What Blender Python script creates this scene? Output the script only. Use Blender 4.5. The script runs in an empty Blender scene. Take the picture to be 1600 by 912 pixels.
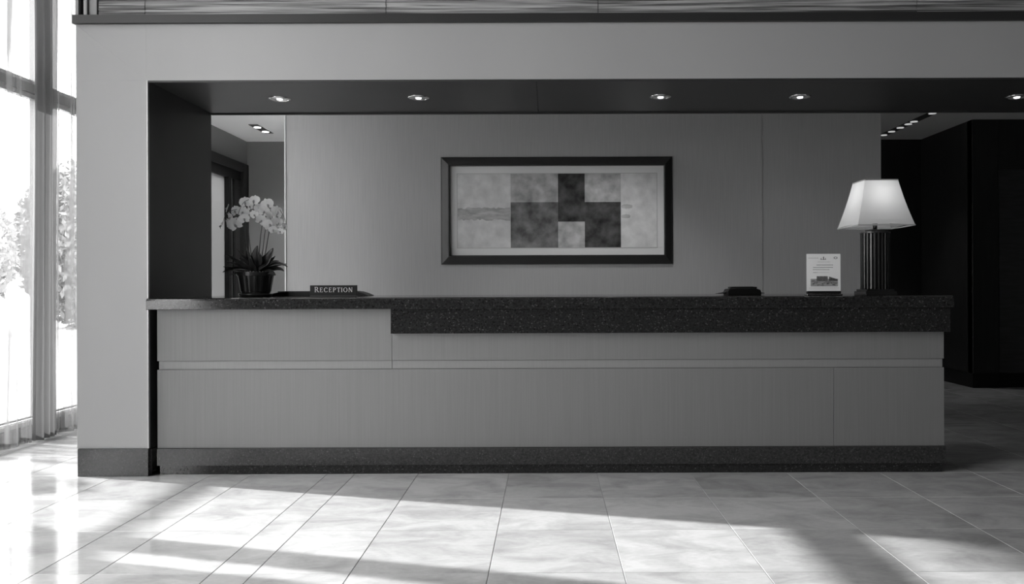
import bpy, bmesh, math, random
from mathutils import Vector, Matrix, Euler, noise
random.seed(7)
S = bpy.context.scene
COL = S.collection
R = math.radians
F = 1264.0; CX = 855.0; CY = 446.0; H = 1.217

# ------------------------------------------------------------------ camera
cam = bpy.data.cameras.new('camera'); co = bpy.data.objects.new('camera', cam); COL.objects.link(co)
cam.sensor_width = 36.0; cam.lens = F * 36.0 / 1600.0
cam.shift_x = -55.0 / 1600.0; cam.shift_y = -10.0 / 1600.0
cam.clip_start = 0.05; cam.clip_end = 300
co.matrix_world = Matrix.Translation((0, 0, H)) @ Matrix.Rotation(R(90), 4, 'X') @ Matrix.Rotation(R(-0.2), 4, 'Z')
S.camera = co

# ------------------------------------------------------------------ sky, sun, exposure
W = bpy.data.worlds.new('sky'); S.world = W; W.use_nodes = True
bg = W.node_tree.nodes['Background']; bg.inputs[0].default_value = (1, 1, 1, 1); bg.inputs[1].default_value = 9.0
sun = bpy.data.lights.new('sun', 'SUN'); sun.energy = 10.0; sun.angle = R(0.8)
so = bpy.data.objects.new('sun', sun); COL.objects.link(so)
SUN = Vector((-1, 0.28, 0.504)).normalized()
so.rotation_euler = SUN.to_track_quat('Z', 'Y').to_euler(); so.location = (-20, 8, 12)
pt = bpy.data.lights.new('window_daylight_portal', 'AREA'); pt.shape = 'RECTANGLE'; pt.size = 8.85; pt.size_y = 5.0
po = bpy.data.objects.new('window_daylight_portal', pt); COL.objects.link(po)
po.location = (-4.32, 4.08, 2.6); po.rotation_euler = Euler((R(90), 0, R(-90)))
pt.cycles.is_portal = True
vs = S.view_settings; vs.view_transform = 'Standard'; vs.look = 'None'; vs.gamma = 1.0; vs.use_curve_mapping = False
vs.exposure = 0.0
S.cycles.max_bounces = 12; S.cycles.diffuse_bounces = 6; S.cycles.glossy_bounces = 5
S.cycles.transparent_max_bounces = 16; S.cycles.transmission_bounces = 6
S.cycles.caustics_reflective = False; S.cycles.caustics_refractive = False

# ------------------------------------------------------------------ materials
def g(v): return (v, v, v, 1)
def new_mat(name):
    m = bpy.data.materials.new(name); m.use_nodes = True
    nt = m.node_tree; return m, nt, nt.nodes['Principled BSDF']
def nd(nt, typ, **kw):
    n = nt.nodes.new(typ)
    for k, v in kw.items(): setattr(n, k, v)
    return n
def ramp(nt, src, a, b, p0=0.3, p1=0.7):
    r = nd(nt, 'ShaderNodeMapRange'); r.inputs[1].default_value = p0; r.inputs[2].default_value = p1
    r.inputs[3].default_value = a; r.inputs[4].default_value = b
    nt.links.new(src, r.inputs[0]); return r.outputs[0]
def mat(name, c, rough=0.5, var=0.0, scale=(4, 4, 4), spec=0.5, metal=0.0, bump=0.0, bscale=60, coord='Object', detail=4, coat=0):
    m, nt, b = new_mat(name)
    b.inputs['Roughness'].default_value = rough; b.inputs['Metallic'].default_value = metal
    b.inputs['Specular IOR Level'].default_value = spec
    b.inputs['Base Color'].default_value = g(c)
    if coat: b.inputs['Coat Weight'].default_value = coat; b.inputs['Coat Roughness'].default_value = 0.08
    if var or bump:
        tc = nd(nt, 'ShaderNodeTexCoord'); mp = nd(nt, 'ShaderNodeMapping'); mp.inputs['Scale'].default_value = scale
        if coord == 'World':
            ge = nd(nt, 'ShaderNodeNewGeometry'); nt.links.new(ge.outputs['Position'], mp.inputs[0])
        else: nt.links.new(tc.outputs[coord], mp.inputs[0])
        n = nd(nt, 'ShaderNodeTexNoise'); n.inputs['Scale'].default_value = 1; n.inputs['Detail'].default_value = detail
        nt.links.new(mp.outputs[0], n.inputs['Vector'])
        if var:
            v = ramp(nt, n.outputs[0], c * (1 - var), c * (1 + var)); nt.links.new(v, b.inputs['Base Color'])
        if bump:
            bp = nd(nt, 'ShaderNodeBump'); bp.inputs['Strength'].default_value = bump; bp.inputs['Distance'].default_value = 0.004
            nt.links.new(n.outputs[0], bp.inputs['Height']); nt.links.new(bp.outputs[0], b.inputs['Normal'])
    return m
M = {}
M['veneer'] = mat('pale_veneer', 0.20, 0.48, 0.04, (120, 120, 2.2), coord='World', detail=2)
M['satin'] = mat('satin_panel', 0.375, 0.42, 0.025, (1.5, 1.5, 0.9), coord='World')
M['strip'] = mat('pale_veneer_strip', 0.245, 0.45, 0.035, (120, 120, 2.2), coord='World', detail=2)
M['linen'] = mat('linen_wallcovering', 0.38, 0.7, 0.045, (90, 90, 3), coord='World', detail=2)
M['darkwood'] = mat('dark_wood', 0.035, 0.38, 0.25, (4, 4, 40), coord='World')
M['soffit'] = mat('dark_soffit_lacquer', 0.026, 0.42, 0.1, (4, 4, 4), spec=0.35, coord='World')
M['blackwood'] = mat('black_stained_wood', 0.012, 0.5, 0.3, (30, 30, 2), coord='World')
M['trim'] = mat('dark_trim', 0.026, 0.5)
M['edge'] = mat('brushed_edge', 0.45, 0.35, metal=0.6)
M['white'] = mat('ceiling_paint', 0.7, 0.8)
M['paint'] = mat('grey_paint', 0.20, 0.42, 0.03, (3, 3, 3), coord='World')
M['lobby'] = mat('lobby_wall_paint', 0.04, 0.8)
M['alum'] = mat('window_aluminium', 0.22, 0.4, metal=0.3)
M['sill'] = mat('white_sill', 0.7, 0.5)
M['black'] = mat('black_plastic', 0.006, 0.45, spec=0.25)
M['shadow_gap'] = mat('shadow_gap', 0.006, 0.7)
M['chrome'] = mat('chrome', 0.6, 0.15, metal=1.0)
M['leaf'] = mat('orchid_leaf', 0.030, 0.32, 0.4, (25, 25, 25))
M['stem'] = mat('orchid_stem', 0.07, 0.5)
M['petal'] = mat('white_petal', 0.72, 0.6, 0.06, (60, 60, 60))
_m, _nt, _b = new_mat('white_petal'); _nt.nodes.remove(_b)
_t = nd(_nt, 'ShaderNodeBsdfTranslucent'); _d = nd(_nt, 'ShaderNodeBsdfDiffuse'); _t.inputs[0].default_value = g(.9); _d.inputs[0].default_value = g(.86)
_x = nd(_nt, 'ShaderNodeMixShader'); _x.inputs[0].default_value = .6; _nt.links.new(_t.outputs[0], _x.inputs[1]); _nt.links.new(_d.outputs[0], _x.inputs[2])
_nt.links.new(_x.outputs[0], _nt.nodes['Material Output'].inputs[0]); M['petal'] = _m
M['lip'] = mat('orchid_lip', 0.32, 0.5)
M['pot'] = mat('dark_glazed_pot', 0.025, 0.3, 0.5, (30, 30, 4))
M['pebble'] = mat('pale_pebble', 0.30, 0.6)
M['soil'] = mat('potting_bark', 0.02, 0.9)
M['frame'] = mat('picture_frame_black', 0.016, 0.42)
M['matboard'] = mat('picture_mat', 0.78, 0.8)
M['paper'] = mat('paper', 0.85, 0.7)
M['ink'] = mat('ink', 0.12, 0.7)
M['letters'] = mat('pale_lettering', 0.62, 0.5)
M['bronze'] = mat('dark_bronze', 0.045, 0.32, metal=0.5)
M['ribs'] = mat('lamp_ribs', 0.02, 0.3, metal=0.1)
M['foliage'] = mat('outdoor_foliage', 0.30, 0.7, 0.4, (3, 3, 3), coord='World')
M['foliage_dark'] = mat('outdoor_foliage_dense', 0.10, 0.7, 0.3, (3, 3, 3), coord='World')
M['bush'] = mat('hazy_bush', 0.30, 0.8, 0.2, (.8, .8, .8), coord='World')
M['bark'] = mat('bark', 0.12, 0.9)
M['paving'] = mat('outdoor_paving', 0.45, 0.9, 0.1, (1, 1, 1), coord='World')
M['facade'] = mat('outdoor_rail', 0.5, 0.8)

def granite(name, base, rough, speck=0.22):
    m, nt, b = new_mat(name)
    ge = nd(nt, 'ShaderNodeNewGeometry')
    v = nd(nt, 'ShaderNodeTexVoronoi'); v.inputs['Scale'].default_value = 150
    n = nd(nt, 'ShaderNodeTexNoise'); n.inputs['Scale'].default_value = 90; n.inputs['Detail'].default_value = 3
    nt.links.new(ge.outputs['Position'], v.inputs['Vector']); nt.links.new(ge.outputs['Position'], n.inputs['Vector'])
    sp = nd(nt, 'ShaderNodeSeparateColor'); nt.links.new(v.outputs['Color'], sp.inputs[0])
    a = ramp(nt, sp.outputs[0], 0.0, speck, 0.93, 1.0)
    bb = ramp(nt, n.outputs[0], base * 0.65, base * 1.4, 0.35, 0.65)
    ad = nd(nt, 'ShaderNodeMath', operation='ADD'); nt.links.new(a, ad.inputs[0]); nt.links.new(bb, ad.inputs[1])
    nt.links.new(ad.outputs[0], b.inputs['Base Color']); b.inputs['Roughness'].default_value = rough
    return m
M['granite'] = granite('polished_dark_granite', 0.020, 0.09, 0.07)
M['granite2'] = granite('polished_granite_plinth', 0.032, 0.2, 0.05)

def floor_mat(name, c, rand=0.09):
    m, nt, b = new_mat(name)
    ge = nd(nt, 'ShaderNodeNewGeometry'); oi = nd(nt, 'ShaderNodeObjectInfo')
    vm = nd(nt, 'ShaderNodeVectorMath', operation='MULTIPLY'); vm.inputs[1].default_value = (3.1, 5.2, 3.0)
    cb = nd(nt, 'ShaderNodeCombineXYZ'); mu = nd(nt, 'ShaderNodeMath', operation='MULTIPLY'); mu.inputs[1].default_value = 40
    nt.links.new(oi.outputs['Random'], mu.inputs[0]); nt.links.new(mu.outputs[0], cb.inputs[2])
    nt.links.new(ge.outputs['Position'], vm.inputs[0])
    ad = nd(nt, 'ShaderNodeVectorMath', operation='ADD'); nt.links.new(vm.outputs[0], ad.inputs[0]); nt.links.new(cb.outputs[0], ad.inputs[1])
    n = nd(nt, 'ShaderNodeTexNoise'); n.inputs['Scale'].default_value = 1.0; n.inputs['Detail'].default_value = 6; n.inputs['Roughness'].default_value = 0.62
    n.inputs['Distortion'].default_value = 0.6
    nt.links.new(ad.outputs[0], n.inputs['Vector'])
    n2 = nd(nt, 'ShaderNodeTexNoise'); n2.inputs['Scale'].default_value = 1.0; n2.inputs['Detail'].default_value = 8; n2.inputs['Roughness'].default_value = 0.75
    v2 = nd(nt, 'ShaderNodeVectorMath', operation='MULTIPLY'); v2.inputs[1].default_value = (7, 16, 5); nt.links.new(ad.outputs[0], v2.inputs[0]); nt.links.new(v2.outputs[0], n2.inputs['Vector'])
    a0 = ramp(nt, n.outputs[0], 0.76, 1.12, 0.32, 0.6); a1 = ramp(nt, n2.outputs[0], 0.90, 1.08, 0.3, 0.7)
    am = nd(nt, 'ShaderNodeMath', operation='MULTIPLY'); nt.links.new(a0, am.inputs[0]); nt.links.new(a1, am.inputs[1]); a = am.outputs[0]
    r = ramp(nt, oi.outputs['Random'], 1 - rand, 1 + rand, 0, 1)
    m1 = nd(nt, 'ShaderNodeMath', operation='MULTIPLY'); nt.links.new(a, m1.inputs[0]); nt.links.new(r, m1.inputs[1])
    m2 = nd(nt, 'ShaderNodeMath', operation='MULTIPLY'); m2.inputs[1].default_value = c; nt.links.new(m1.outputs[0], m2.inputs[0])
    nt.links.new(m2.outputs[0], b.inputs['Base Color'])
    ro = ramp(nt, n.outputs[0], 0.07, 0.11, 0.3, 0.7); nt.links.new(ro, b.inputs['Roughness'])
    b.inputs['Specular IOR Level'].default_value = 0.5
    return m
M['tile'] = floor_mat('limestone_tile', 0.53)
M['grout'] = mat('grout', 0.30, 0.6)

def panel_stone():
    m, nt, b = new_mat('striated_stone')
    ge = nd(nt, 'ShaderNodeNewGeometry'); oi = nd(nt, 'ShaderNodeObjectInfo')
    mp = nd(nt, 'ShaderNodeMapping'); mp.inputs['Scale'].default_value = (1.6, 1.6, 85)
    nt.links.new(ge.outputs['Position'], mp.inputs[0])
    n = nd(nt, 'ShaderNodeTexNoise'); n.inputs['Scale'].default_value = 1; n.inputs['Detail'].default_value = 3
    nt.links.new(mp.outputs[0], n.inputs['Vector'])
    nt.links.new(ramp(nt, n.outputs[0], 0.07, 0.44, .36, .64), b.inputs['Base Color']); b.inputs['Roughness'].default_value = 0.75
    return m
M['striated'] = panel_stone()

def sheer(name, opac, c=0.8):
    m, nt, b = new_mat(name); nt.nodes.remove(b); out = nt.nodes['Material Output']
    t = nd(nt, 'ShaderNodeBsdfTransparent'); tl = nd(nt, 'ShaderNodeBsdfTranslucent'); df = nd(nt, 'ShaderNodeBsdfDiffuse')
    tl.inputs[0].default_value = g(c); df.inputs[0].default_value = g(c)
    a = nd(nt, 'ShaderNodeMixShader'); a.inputs[0].default_value = 0.5
    nt.links.new(tl.outputs[0], a.inputs[1]); nt.links.new(df.outputs[0], a.inputs[2])
    x = nd(nt, 'ShaderNodeMixShader'); x.inputs[0].default_value = opac
    nt.links.new(t.outputs[0], x.inputs[1]); nt.links.new(a.outputs[0], x.inputs[2]); nt.links.new(x.outputs[0], out.inputs[0])
    return m
M['sheer'] = sheer('sheer_voile', 0.30, 0.20)
def streaks(m):
    nt = m.node_tree; ge = nd(nt, 'ShaderNodeNewGeometry'); mp = nd(nt, 'ShaderNodeMapping'); mp.inputs['Scale'].default_value = (2, 13, .35)
    nt.links.new(ge.outputs['Position'], mp.inputs[0]); n = nd(nt, 'ShaderNodeTexNoise'); n.inputs['Scale'].default_value = 1; n.inputs['Detail'].default_value = 4
    nt.links.new(mp.outputs[0], n.inputs['Vector']); o = ramp(nt, n.outputs[0], .25, .97, .42, .66)
    for x in nt.nodes:
        if x.type == 'OUTPUT_MATERIAL': nt.links.new(o, x.inputs[0].links[0].from_node.inputs[0])
streaks(M['sheer'])
M['gathered'] = sheer('gathered_voile', 0.96, 0.17)
M['frosted'] = sheer('frosted_glass', 1.0, 0.30)
M['acrylic'] = None
def clear(name, refl=0.08, tint=0.95):
    m, nt, b = new_mat(name); nt.nodes.remove(b); out = nt.nodes['Material Output']
    t = nd(nt, 'ShaderNodeBsdfTransparent'); t.inputs[0].default_value = g(tint); gl = nd(nt, 'ShaderNodeBsdfGlossy'); gl.inputs['Roughness'].default_value = 0.03
    x = nd(nt, 'ShaderNodeMixShader'); lw = nd(nt, 'ShaderNodeLayerWeight'); lw.inputs[0].default_value = refl
    nt.links.new(lw.outputs['Fresnel'], x.inputs[0])
    nt.links.new(t.outputs[0], x.inputs[1]); nt.links.new(gl.outputs[0], x.inputs[2]); nt.links.new(x.outputs[0], out.inputs[0])
    return m
M['glass'] = clear('window_glass'); M['acrylic'] = clear('clear_acrylic', 0.03, 0.99)
def shade_mat():
    m, nt, b = new_mat('lamp_shade_fabric'); nt.nodes.remove(b); out = nt.nodes['Material Output']
    tl = nd(nt, 'ShaderNodeBsdfTranslucent'); df = nd(nt, 'ShaderNodeBsdfDiffuse'); tl.inputs[0].default_value = g(0.75); df.inputs[0].default_value = g(0.75)
    a = nd(nt, 'ShaderNodeMixShader'); a.inputs[0].default_value = 0.5
    nt.links.new(tl.outputs[0], a.inputs[1]); nt.links.new(df.outputs[0], a.inputs[2]); nt.links.new(a.outputs[0], out.inputs[0])
    return m
M['shade'] = shade_mat()
def emit(name, s):
    m, nt, b = new_mat(name); b.inputs['Base Color'].default_value = g(0.8)
    b.inputs['Emission Color'].default_value = g(1); b.inputs['Emission Strength'].default_value = s; return m
M['lens'] = emit('lamp_lens', 3.0); M['lens_soft'] = emit('lamp_lens_soft', 0.45)
M['bulb'] = emit('bulb_glass', 4.0)
def painted(name, c, var, sc=8, stretch=(1, 1, 1)):
    return mat(name, c, 0.75, var, tuple(sc * s for s in stretch), coord='World', detail=8, spec=0.2)
M['p_light'] = painted('painting_pale', 0.68, 0.16, 9)
M['p_haze'] = painted('painting_haze', 0.46, 0.28, 10, (1, 1, 3))
M['p_mid'] = painted('painting_mid', 0.46, 0.38, 9)
M['p_grey'] = painted('painting_grey', 0.17, 0.6, 9)
M['p_dark'] = painted('painting_dark', 0.065, 0.8, 9)

# ------------------------------------------------------------------ helpers
def box(bm, x0, x1, y0, y1, z0, z1):
    r = bmesh.ops.create_cube(bm, size=1.0)
    for v in r['verts']:
        v.co = Vector(((x0 + x1) / 2 + v.co.x * (x1 - x0), (y0 + y1) / 2 + v.co.y * (y1 - y0), (z0 + z1) / 2 + v.co.z * (z1 - z0)))
    return r['verts']
def lathe(bm, prof, n=32, c=(0, 0, 0), close=True):
    rings = []
    for r, z in prof:
        if r < 1e-6: rings.append([bm.verts.new((c[0], c[1], c[2] + z))])
        else: rings.append([bm.verts.new((c[0] + r * math.cos(2 * math.pi * i / n), c[1] + r * math.sin(2 * math.pi * i / n), c[2] + z)) for i in range(n)])
    for a, b in zip(rings, rings[1:]):
        for i in range(n):
            j = (i + 1) % n
            if len(a) == 1 and len(b) == 1: continue
            if len(a) == 1: bm.faces.new((a[0], b[j], b[i]))
            elif len(b) == 1: bm.faces.new((a[i], a[j], b[0]))
            else: bm.faces.new((a[i], a[j], b[j], b[i]))
def tube(bm, pts, rad, n=8):
    pts = [Vector(p) for p in pts]; rings = []
    for i, p in enumerate(pts):
        d = (pts[min(i + 1, len(pts) - 1)] - pts[max(i - 1, 0)]).normalized()
        a = d.cross(Vector((0, 0, 1)) if abs(d.z) < .9 else Vector((1, 0, 0))).normalized(); b = d.cross(a)
        r = rad[i] if isinstance(rad, (list, tuple)) else rad
        rings.append([bm.verts.new(p + a * r * math.cos(2 * math.pi * k / n) + b * r * math.sin(2 * math.pi * k / n)) for k in range(n)])
    for a, b in zip(rings, rings[1:]):
        for k in range(n): bm.faces.new((a[k], a[(k + 1) % n], b[(k + 1) % n], b[k]))
    bm.faces.new(rings[0]); bm.faces.new(rings[-1])
def prism_xz(bm, pts, y0, y1):
    f = [bm.verts.new((x, y0, z)) for x, z in pts]; b = [bm.verts.new((x, y1, z)) for x, z in pts]
    bm.faces.new(f); bm.faces.new(list(reversed(b)))
    for i in range(len(pts)):
        j = (i + 1) % len(pts); bm.faces.new((f[i], b[i], b[j], f[j]))
def obj(name, bm, m, parent=None, bevel=0.0, smooth=False, loc=None):
    bmesh.ops.recalc_face_normals(bm, faces=bm.faces)
    me = bpy.data.meshes.new(name); bm.to_mesh(me); bm.free()
    for x in (m if isinstance(m, list) else [m]): me.materials.append(x)
    if smooth:
        for p in me.polygons: p.use_smooth = True
    o = bpy.data.objects.new(name, me); COL.objects.link(o)
    if parent: o.parent = parent
    if loc: o.location = loc
    if bevel:
        md = o.modifiers.new('bevel', 'BEVEL'); md.width = bevel; md.segments = 2; md.limit_method = 'ANGLE'; md.angle_limit = R(40)
    return o
def B(name, x0, x1, y0, y1, z0, z1, m, parent=None, bevel=0.0):
    """box in world coords, child of parent (parents sit unrotated; offset removed)"""
    bm = bmesh.new(); p = parent
    off = Vector((0, 0, 0))
    while p: off += p.location; p = p.parent
    box(bm, x0 - off.x, x1 - off.x, y0 - off.y, y1 - off.y, z0 - off.z, z1 - off.z)
    return obj(name, bm, m, parent, bevel)
def thing(name, label, cat, loc=(0, 0, 0), group=None):
    o = bpy.data.objects.new(name, None); COL.objects.link(o); o.location = loc; o.empty_display_size = 0.1
    tag(o, label, cat, group); return o
def tag(o, label, cat, group=None):
    o['label'] = label; o['category'] = cat
    if group: o['group'] = group
    return o
def struct(o, label=None, cat=None):
    o['kind'] = 'structure'; o['label'] = label; o['category'] = cat; return o
def sempty(name, label, cat):
    o = bpy.data.objects.new(name, None); COL.objects.link(o); struct(o, label, cat); return o
def copy_tree(o, parent=None):
    c = o.copy(); COL.objects.link(c)
    if parent: c.parent = parent
    for ch in list(o.children): copy_tree(ch, c)
    return c

ZS = 2.546      # soffit height
ZC = 3.15       # ceiling behind the counter
HC = 5.2        # lobby ceiling
XL = -3.03; XR = -2.572; YF = 5.21; YB = 6.203; XW = -4.18; YW = 7.8; YE = 10.8; XE = 8.0

# ------------------------------------------------------------------ floor
fl = sempty('floor', 'polished pale limestone tile floor in front of and around the desk', 'floor')
B('floor_slab', -4.3, XE + .1, -6.1, YE + .1, -0.14, -0.011, M['grout'], fl)
B('grout_bed', XW, XE, -6.0, YE, -0.011, -0.0018, M['grout'], fl)
jx = [-4.18, -3.98, -3.38, -2.78, -2.18, -1.92, -1.43, -1.25, -0.84, -0.252, 0.319, 0.92, 1.545, 2.145, 2.745, 3.345, 3.945, 4.545, 5.145, 5.745, 6.345, 6.945, 7.545, 8.0]
jy = [2.83 + .6 * k for k in range(14)]
cache = {}
def tile_mesh(w, d):
    k = (round(w, 3), round(d, 3))
    if k not in cache:
        bm = bmesh.new(); c = 0.0016; e = 0.0012
        lo = [bm.verts.new((x, y, -0.012)) for x, y in ((-w/2+c, -d/2+c), (w/2-c, -d/2+c), (w/2-c, d/2-c), (-w/2+c, d/2-c))]
        mi = [bm.verts.new((v.co.x, v.co.y, -e)) for v in lo]
        hi = [bm.verts.new((v.co.x - math.copysign(e, v.co.x), v.co.y - math.copysign(e, v.co.y), 0)) for v in lo]
        for a, b in ((lo, mi), (mi, hi)):
            for i in range(4): bm.faces.new((a[i], a[(i+1) % 4], b[(i+1) % 4], b[i]))
        bm.faces.new(hi); bmesh.ops.recalc_face_normals(bm, faces=bm.faces)
        me = bpy.data.meshes.new('tile'); bm.to_mesh(me); bm.free(); me.materials.append(M['tile']); cache[k] = me
    return cache[k]
rest = bmesh.new()
def rest_tile(x0, x1, y0, y1):
    c = 0.0016
    box(rest, x0 + c, x1 - c, y0 + c, y1 - c, -0.012, 0)
nt_ = 0
for i in range(len(jx) - 1):
    x0, x1 = jx[i], jx[i+1]
    for y in jy:
        y1 = min(y + .6, YE)
        if y1 - y < .05: continue
        yc = y + .3
        vis = True
        if x0 > -2.6 and x1 < 2.8 and y > 5.3: vis = False           # hidden behind the desk
        if (x0 + x1) / 2 / yc * F + CX > 1720 or (x0 + x1) / 2 / yc * F + CX < -110: vis = False
        if vis:
            o = bpy.data.objects.new('tile', tile_mesh(x1 - x0, y1 - y)); COL.objects.link(o); o.parent = fl
            o.location = ((x0 + x1) / 2, (y + y1) / 2, 0); nt_ += 1
        else: rest_tile(x0, x1, y, y1)
    y = 2.83
    while y > -6.0:
        rest_tile(x0, x1, max(y - .6, -6.0), y); y -= .6
o = obj('tile_field', rest, M['tile'], fl); o['kind'] = 'stuff'
print('tiles', nt_)

# ------------------------------------------------------------------ lobby shell (outside the frame) and ceilings
ce = sempty('ceiling', 'lobby ceiling, dark soffit over the desk and pale ceiling behind it', 'ceiling')
B('lobby_ceiling', -4.4, XE + .1, -6.1, YE + .1, HC, HC + .1, M['lobby'], ce)
w = sempty('wall_back', 'lobby wall behind the camera', 'wall'); B('plaster', -4.4, XE + .1, -6.15, -6.0, 0, HC, M['lobby'], w)
w = sempty('wall_right', 'lobby wall far to the right', 'wall'); B('plaster', XE, XE + .15, -6.0, YE + .1, 0, HC, M['blackwood'], w)
# soffit boards (seam near the middle)
for a, b in ((XR - .03, -0.0655), (-0.0625, XE)):
    B('soffit_board', a, b, YF + .02, YB, ZS, ZS + .02, M['soffit'], ce, 0.001)
B('soffit_core', XL + .02, XE, YF + .03, YB - .01, ZS + .02, ZS + .3, M['shadow_gap'], ce)
B('soffit_back_lip', XR, XE, YB, YB + .02, ZS - .012, ZS + .12, M['trim'], ce)
B('back_ceiling', XL, 2.9, YB + .02, YE, ZC, ZC + .08, M['white'], ce)
B('back_ceiling', 2.9, XE, YB + .02, YE, ZC, ZC + .08, M['white'], ce)
B('back_ceiling', -4.3, XL, 8.5, YE, ZC, ZC + .08, M['white'], ce)
B('bulkhead', -4.3, XL, 8.5, 8.6, ZC + .08, HC, M['white'], ce)
B('bulkhead', XL, XL + .1, YB + .02, 8.5, ZC + .08, HC, M['white'], ce)

# ------------------------------------------------------------------ portal wall: column, header, striated wall above
wf = sempty('wall_front', 'pale panelled column and header framing the reception opening', 'wall')
G = .0002
def panel(pts, name='panel', y0=YF, m=None, th=.018):
    bm = bmesh.new(); prism_xz(bm, pts, y0, y0 + th); return obj(name, bm, m or M['satin'], wf, 0.0002)
zt = 2.909
panel([(XL, .178), (XR - .004, .178), (XR - .004, ZS - G), (XL, ZS - G)])
mx0, mx1 = XL, XR - .004
panel([(mx0, ZS + G), (mx1 - G, ZS + G), (mx0, zt - 2 * G)])
panel([(mx0 + .0008, zt), (mx1 - G, ZS + 3 * G), (mx1 - G, zt)])
panel([(mx1 + G, ZS), (XE, ZS), (XE, zt), (mx1 + G, zt)])
B('column_core', XL + .004, XR - .012, YF + .018, YB, 0, ZS + .3, M['satin'], wf)
B('reveal_board', XR - .012, XR, YF + .02, YB, 0, ZS, M['soffit'], wf)
B('reveal_edge_strip', XR - .003, XR + .003, YF - .002, YF + .019, 0.178, ZS, M['edge'], wf)
B('header_edge_strip', XR, XE, YF + .001, YF + .02, ZS - .012, ZS, M['trim'], wf)
B('header_core', XL + .004, XE, YF + .02, YB, ZS + .3, HC, M['lobby'], wf)
# striated stone slabs above the trim, each with wavy ridges
zu0 = 2.965
def slab(x0, x1, z0, z1):
    bm = bmesh.new(); nx = max(2, int((x1 - x0) / .12)); nz = int((z1 - z0) / .0065)
    gr = []
    for j in range(nz + 1):
        z = z0 + (z1 - z0) * j / nz; row = []
        for i in range(nx + 1):
            x = x0 + (x1 - x0) * i / nx
            h = noise.noise(Vector((x * .8 + x0 * 3, z * 62 + .6 * noise.noise(Vector((x * 1.3, z * 2, x0))), x0)))
            row.append(bm.verts.new((x, YF + .008 - .010 * h, z)))
        gr.append(row)
    for j in range(nz):
        for i in range(nx): bm.faces.new((gr[j][i], gr[j][i+1], gr[j+1][i+1], gr[j+1][i]))
    r = bmesh.ops.extrude_face_region(bm, geom=bm.faces[:])
    for v in r['geom']:
        if isinstance(v, bmesh.types.BMVert): v.co.y = YF + .022
    return obj('stone_slab', bm, M['striated'], wf)
sx = [-2.89, -2.588, -1.034, 0.334, 2.39, 4.0, 6.0, 8.0]
for a, b in zip(sx, sx[1:]):
    slab(a + .002, b - .002, zu0, 3.85)
B('upper_wall', XL, XE, YF + .002, YF + .03, 3.85, HC, M['satin'], wf)
# edge profile at the left end
bm = bmesh.new()
box(bm, XL, XL + .025, YF - .01, YF + .03, zu0, 3.85)
box(bm, XL + .055, XL + .08, YF - .01, YF + .03, zu0, 3.85)
box(bm, XL + .08, XL + .135, YF + .004, YF + .03, zu0, 3.85)
obj('corner_profile', bm, M['alum'], wf, 0.004)
B('corner_groove', XL + .025, XL + .055, YF + .018, YF + .03, zu0, 3.85, M['shadow_gap'], wf)
t1 = B('trim_1', XL - .013, XE, YF - .022, YF + .03, zt, zu0, M['trim'], None, 0.002); struct(t1, 'dark horizontal trim above the header', 'trim')
bb = sempty('baseboard_front', 'dark granite base of the column', 'baseboard')
B('granite_base', XL + .008, XR + .004, YF - .012, YF + .018, 0, .177, M['granite2'], bb, 0.0015)
B('granite_base', XR - .0, XR + .012, YF + .018, YB, 0, .17, M['granite2'], bb, 0.0015)

# ------------------------------------------------------------------ wall behind the desk
wm = sempty('wall_middle', 'linen covered wall behind the desk', 'wall')
xw0, xw1, xs = -2.524, 3.222, 2.08
B('wall_core', xw0 + .002, xw1 - .002, YW + .02, YW + .2, 0, ZC, M['paint'], wm)
B('panel', xw0 + .008, xs - .004, YW, YW + .02, 0, ZC, M['linen'], wm)
B('panel', xs + .004, xw1, YW, YW + .02, 0, ZC, M['linen'], wm)
B('joint_strip', xs - .004, xs + .004, YW - .001, YW + .02, 0, ZC, M['edge'], wm)
B('edge_strip', xw0 - .004, xw0 + .008, YW - .008, YW + .02, 0, ZC, M['sill'], wm)

# ------------------------------------------------------------------ far walls
wfar = sempty('wall_far', 'end wall of the passage behind the desk', 'wall')
B('plaster', -4.3, .5, YE, YE + .1, 0, ZC, M['paint'], wfar)
B('wood_panel', .5, 5.02, YE, YE + .1, 0, ZC, M['blackwood'], wfar)
ws = sempty('wall_side', 'dark timber return walls at the far right', 'wall')
B('wood_panel', 5.0, 5.1, 9.52, YE, 0, ZC, M['blackwood'], ws)
B('wood_pilaster', 5.0, 5.30, 9.5, 9.62, 0, ZC, M['blackwood'], ws, 0.004)
B('wood_panel', 5.30, XE, 9.528, 9.62, .165, 2.56, M['darkwood'], ws, 0.004)
B('wood_lintel', 5.30, XE, 9.5, 9.62, 2.56, ZC, M['blackwood'], ws, 0.004)
bs = sempty('baseboard_right', 'black baseboard of the far right walls', 'baseboard')
B('board', 4.985, 5.0, 9.5, YE, 0, .17, M['black'], bs, 0.002)
B('board', 4.985, 5.30, 9.485, 9.5, 0, .17, M['black'], bs, 0.002)
B('board', 5.30, XE, 9.515, 9.53, 0, .17, M['black'], bs, 0.002)

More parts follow.
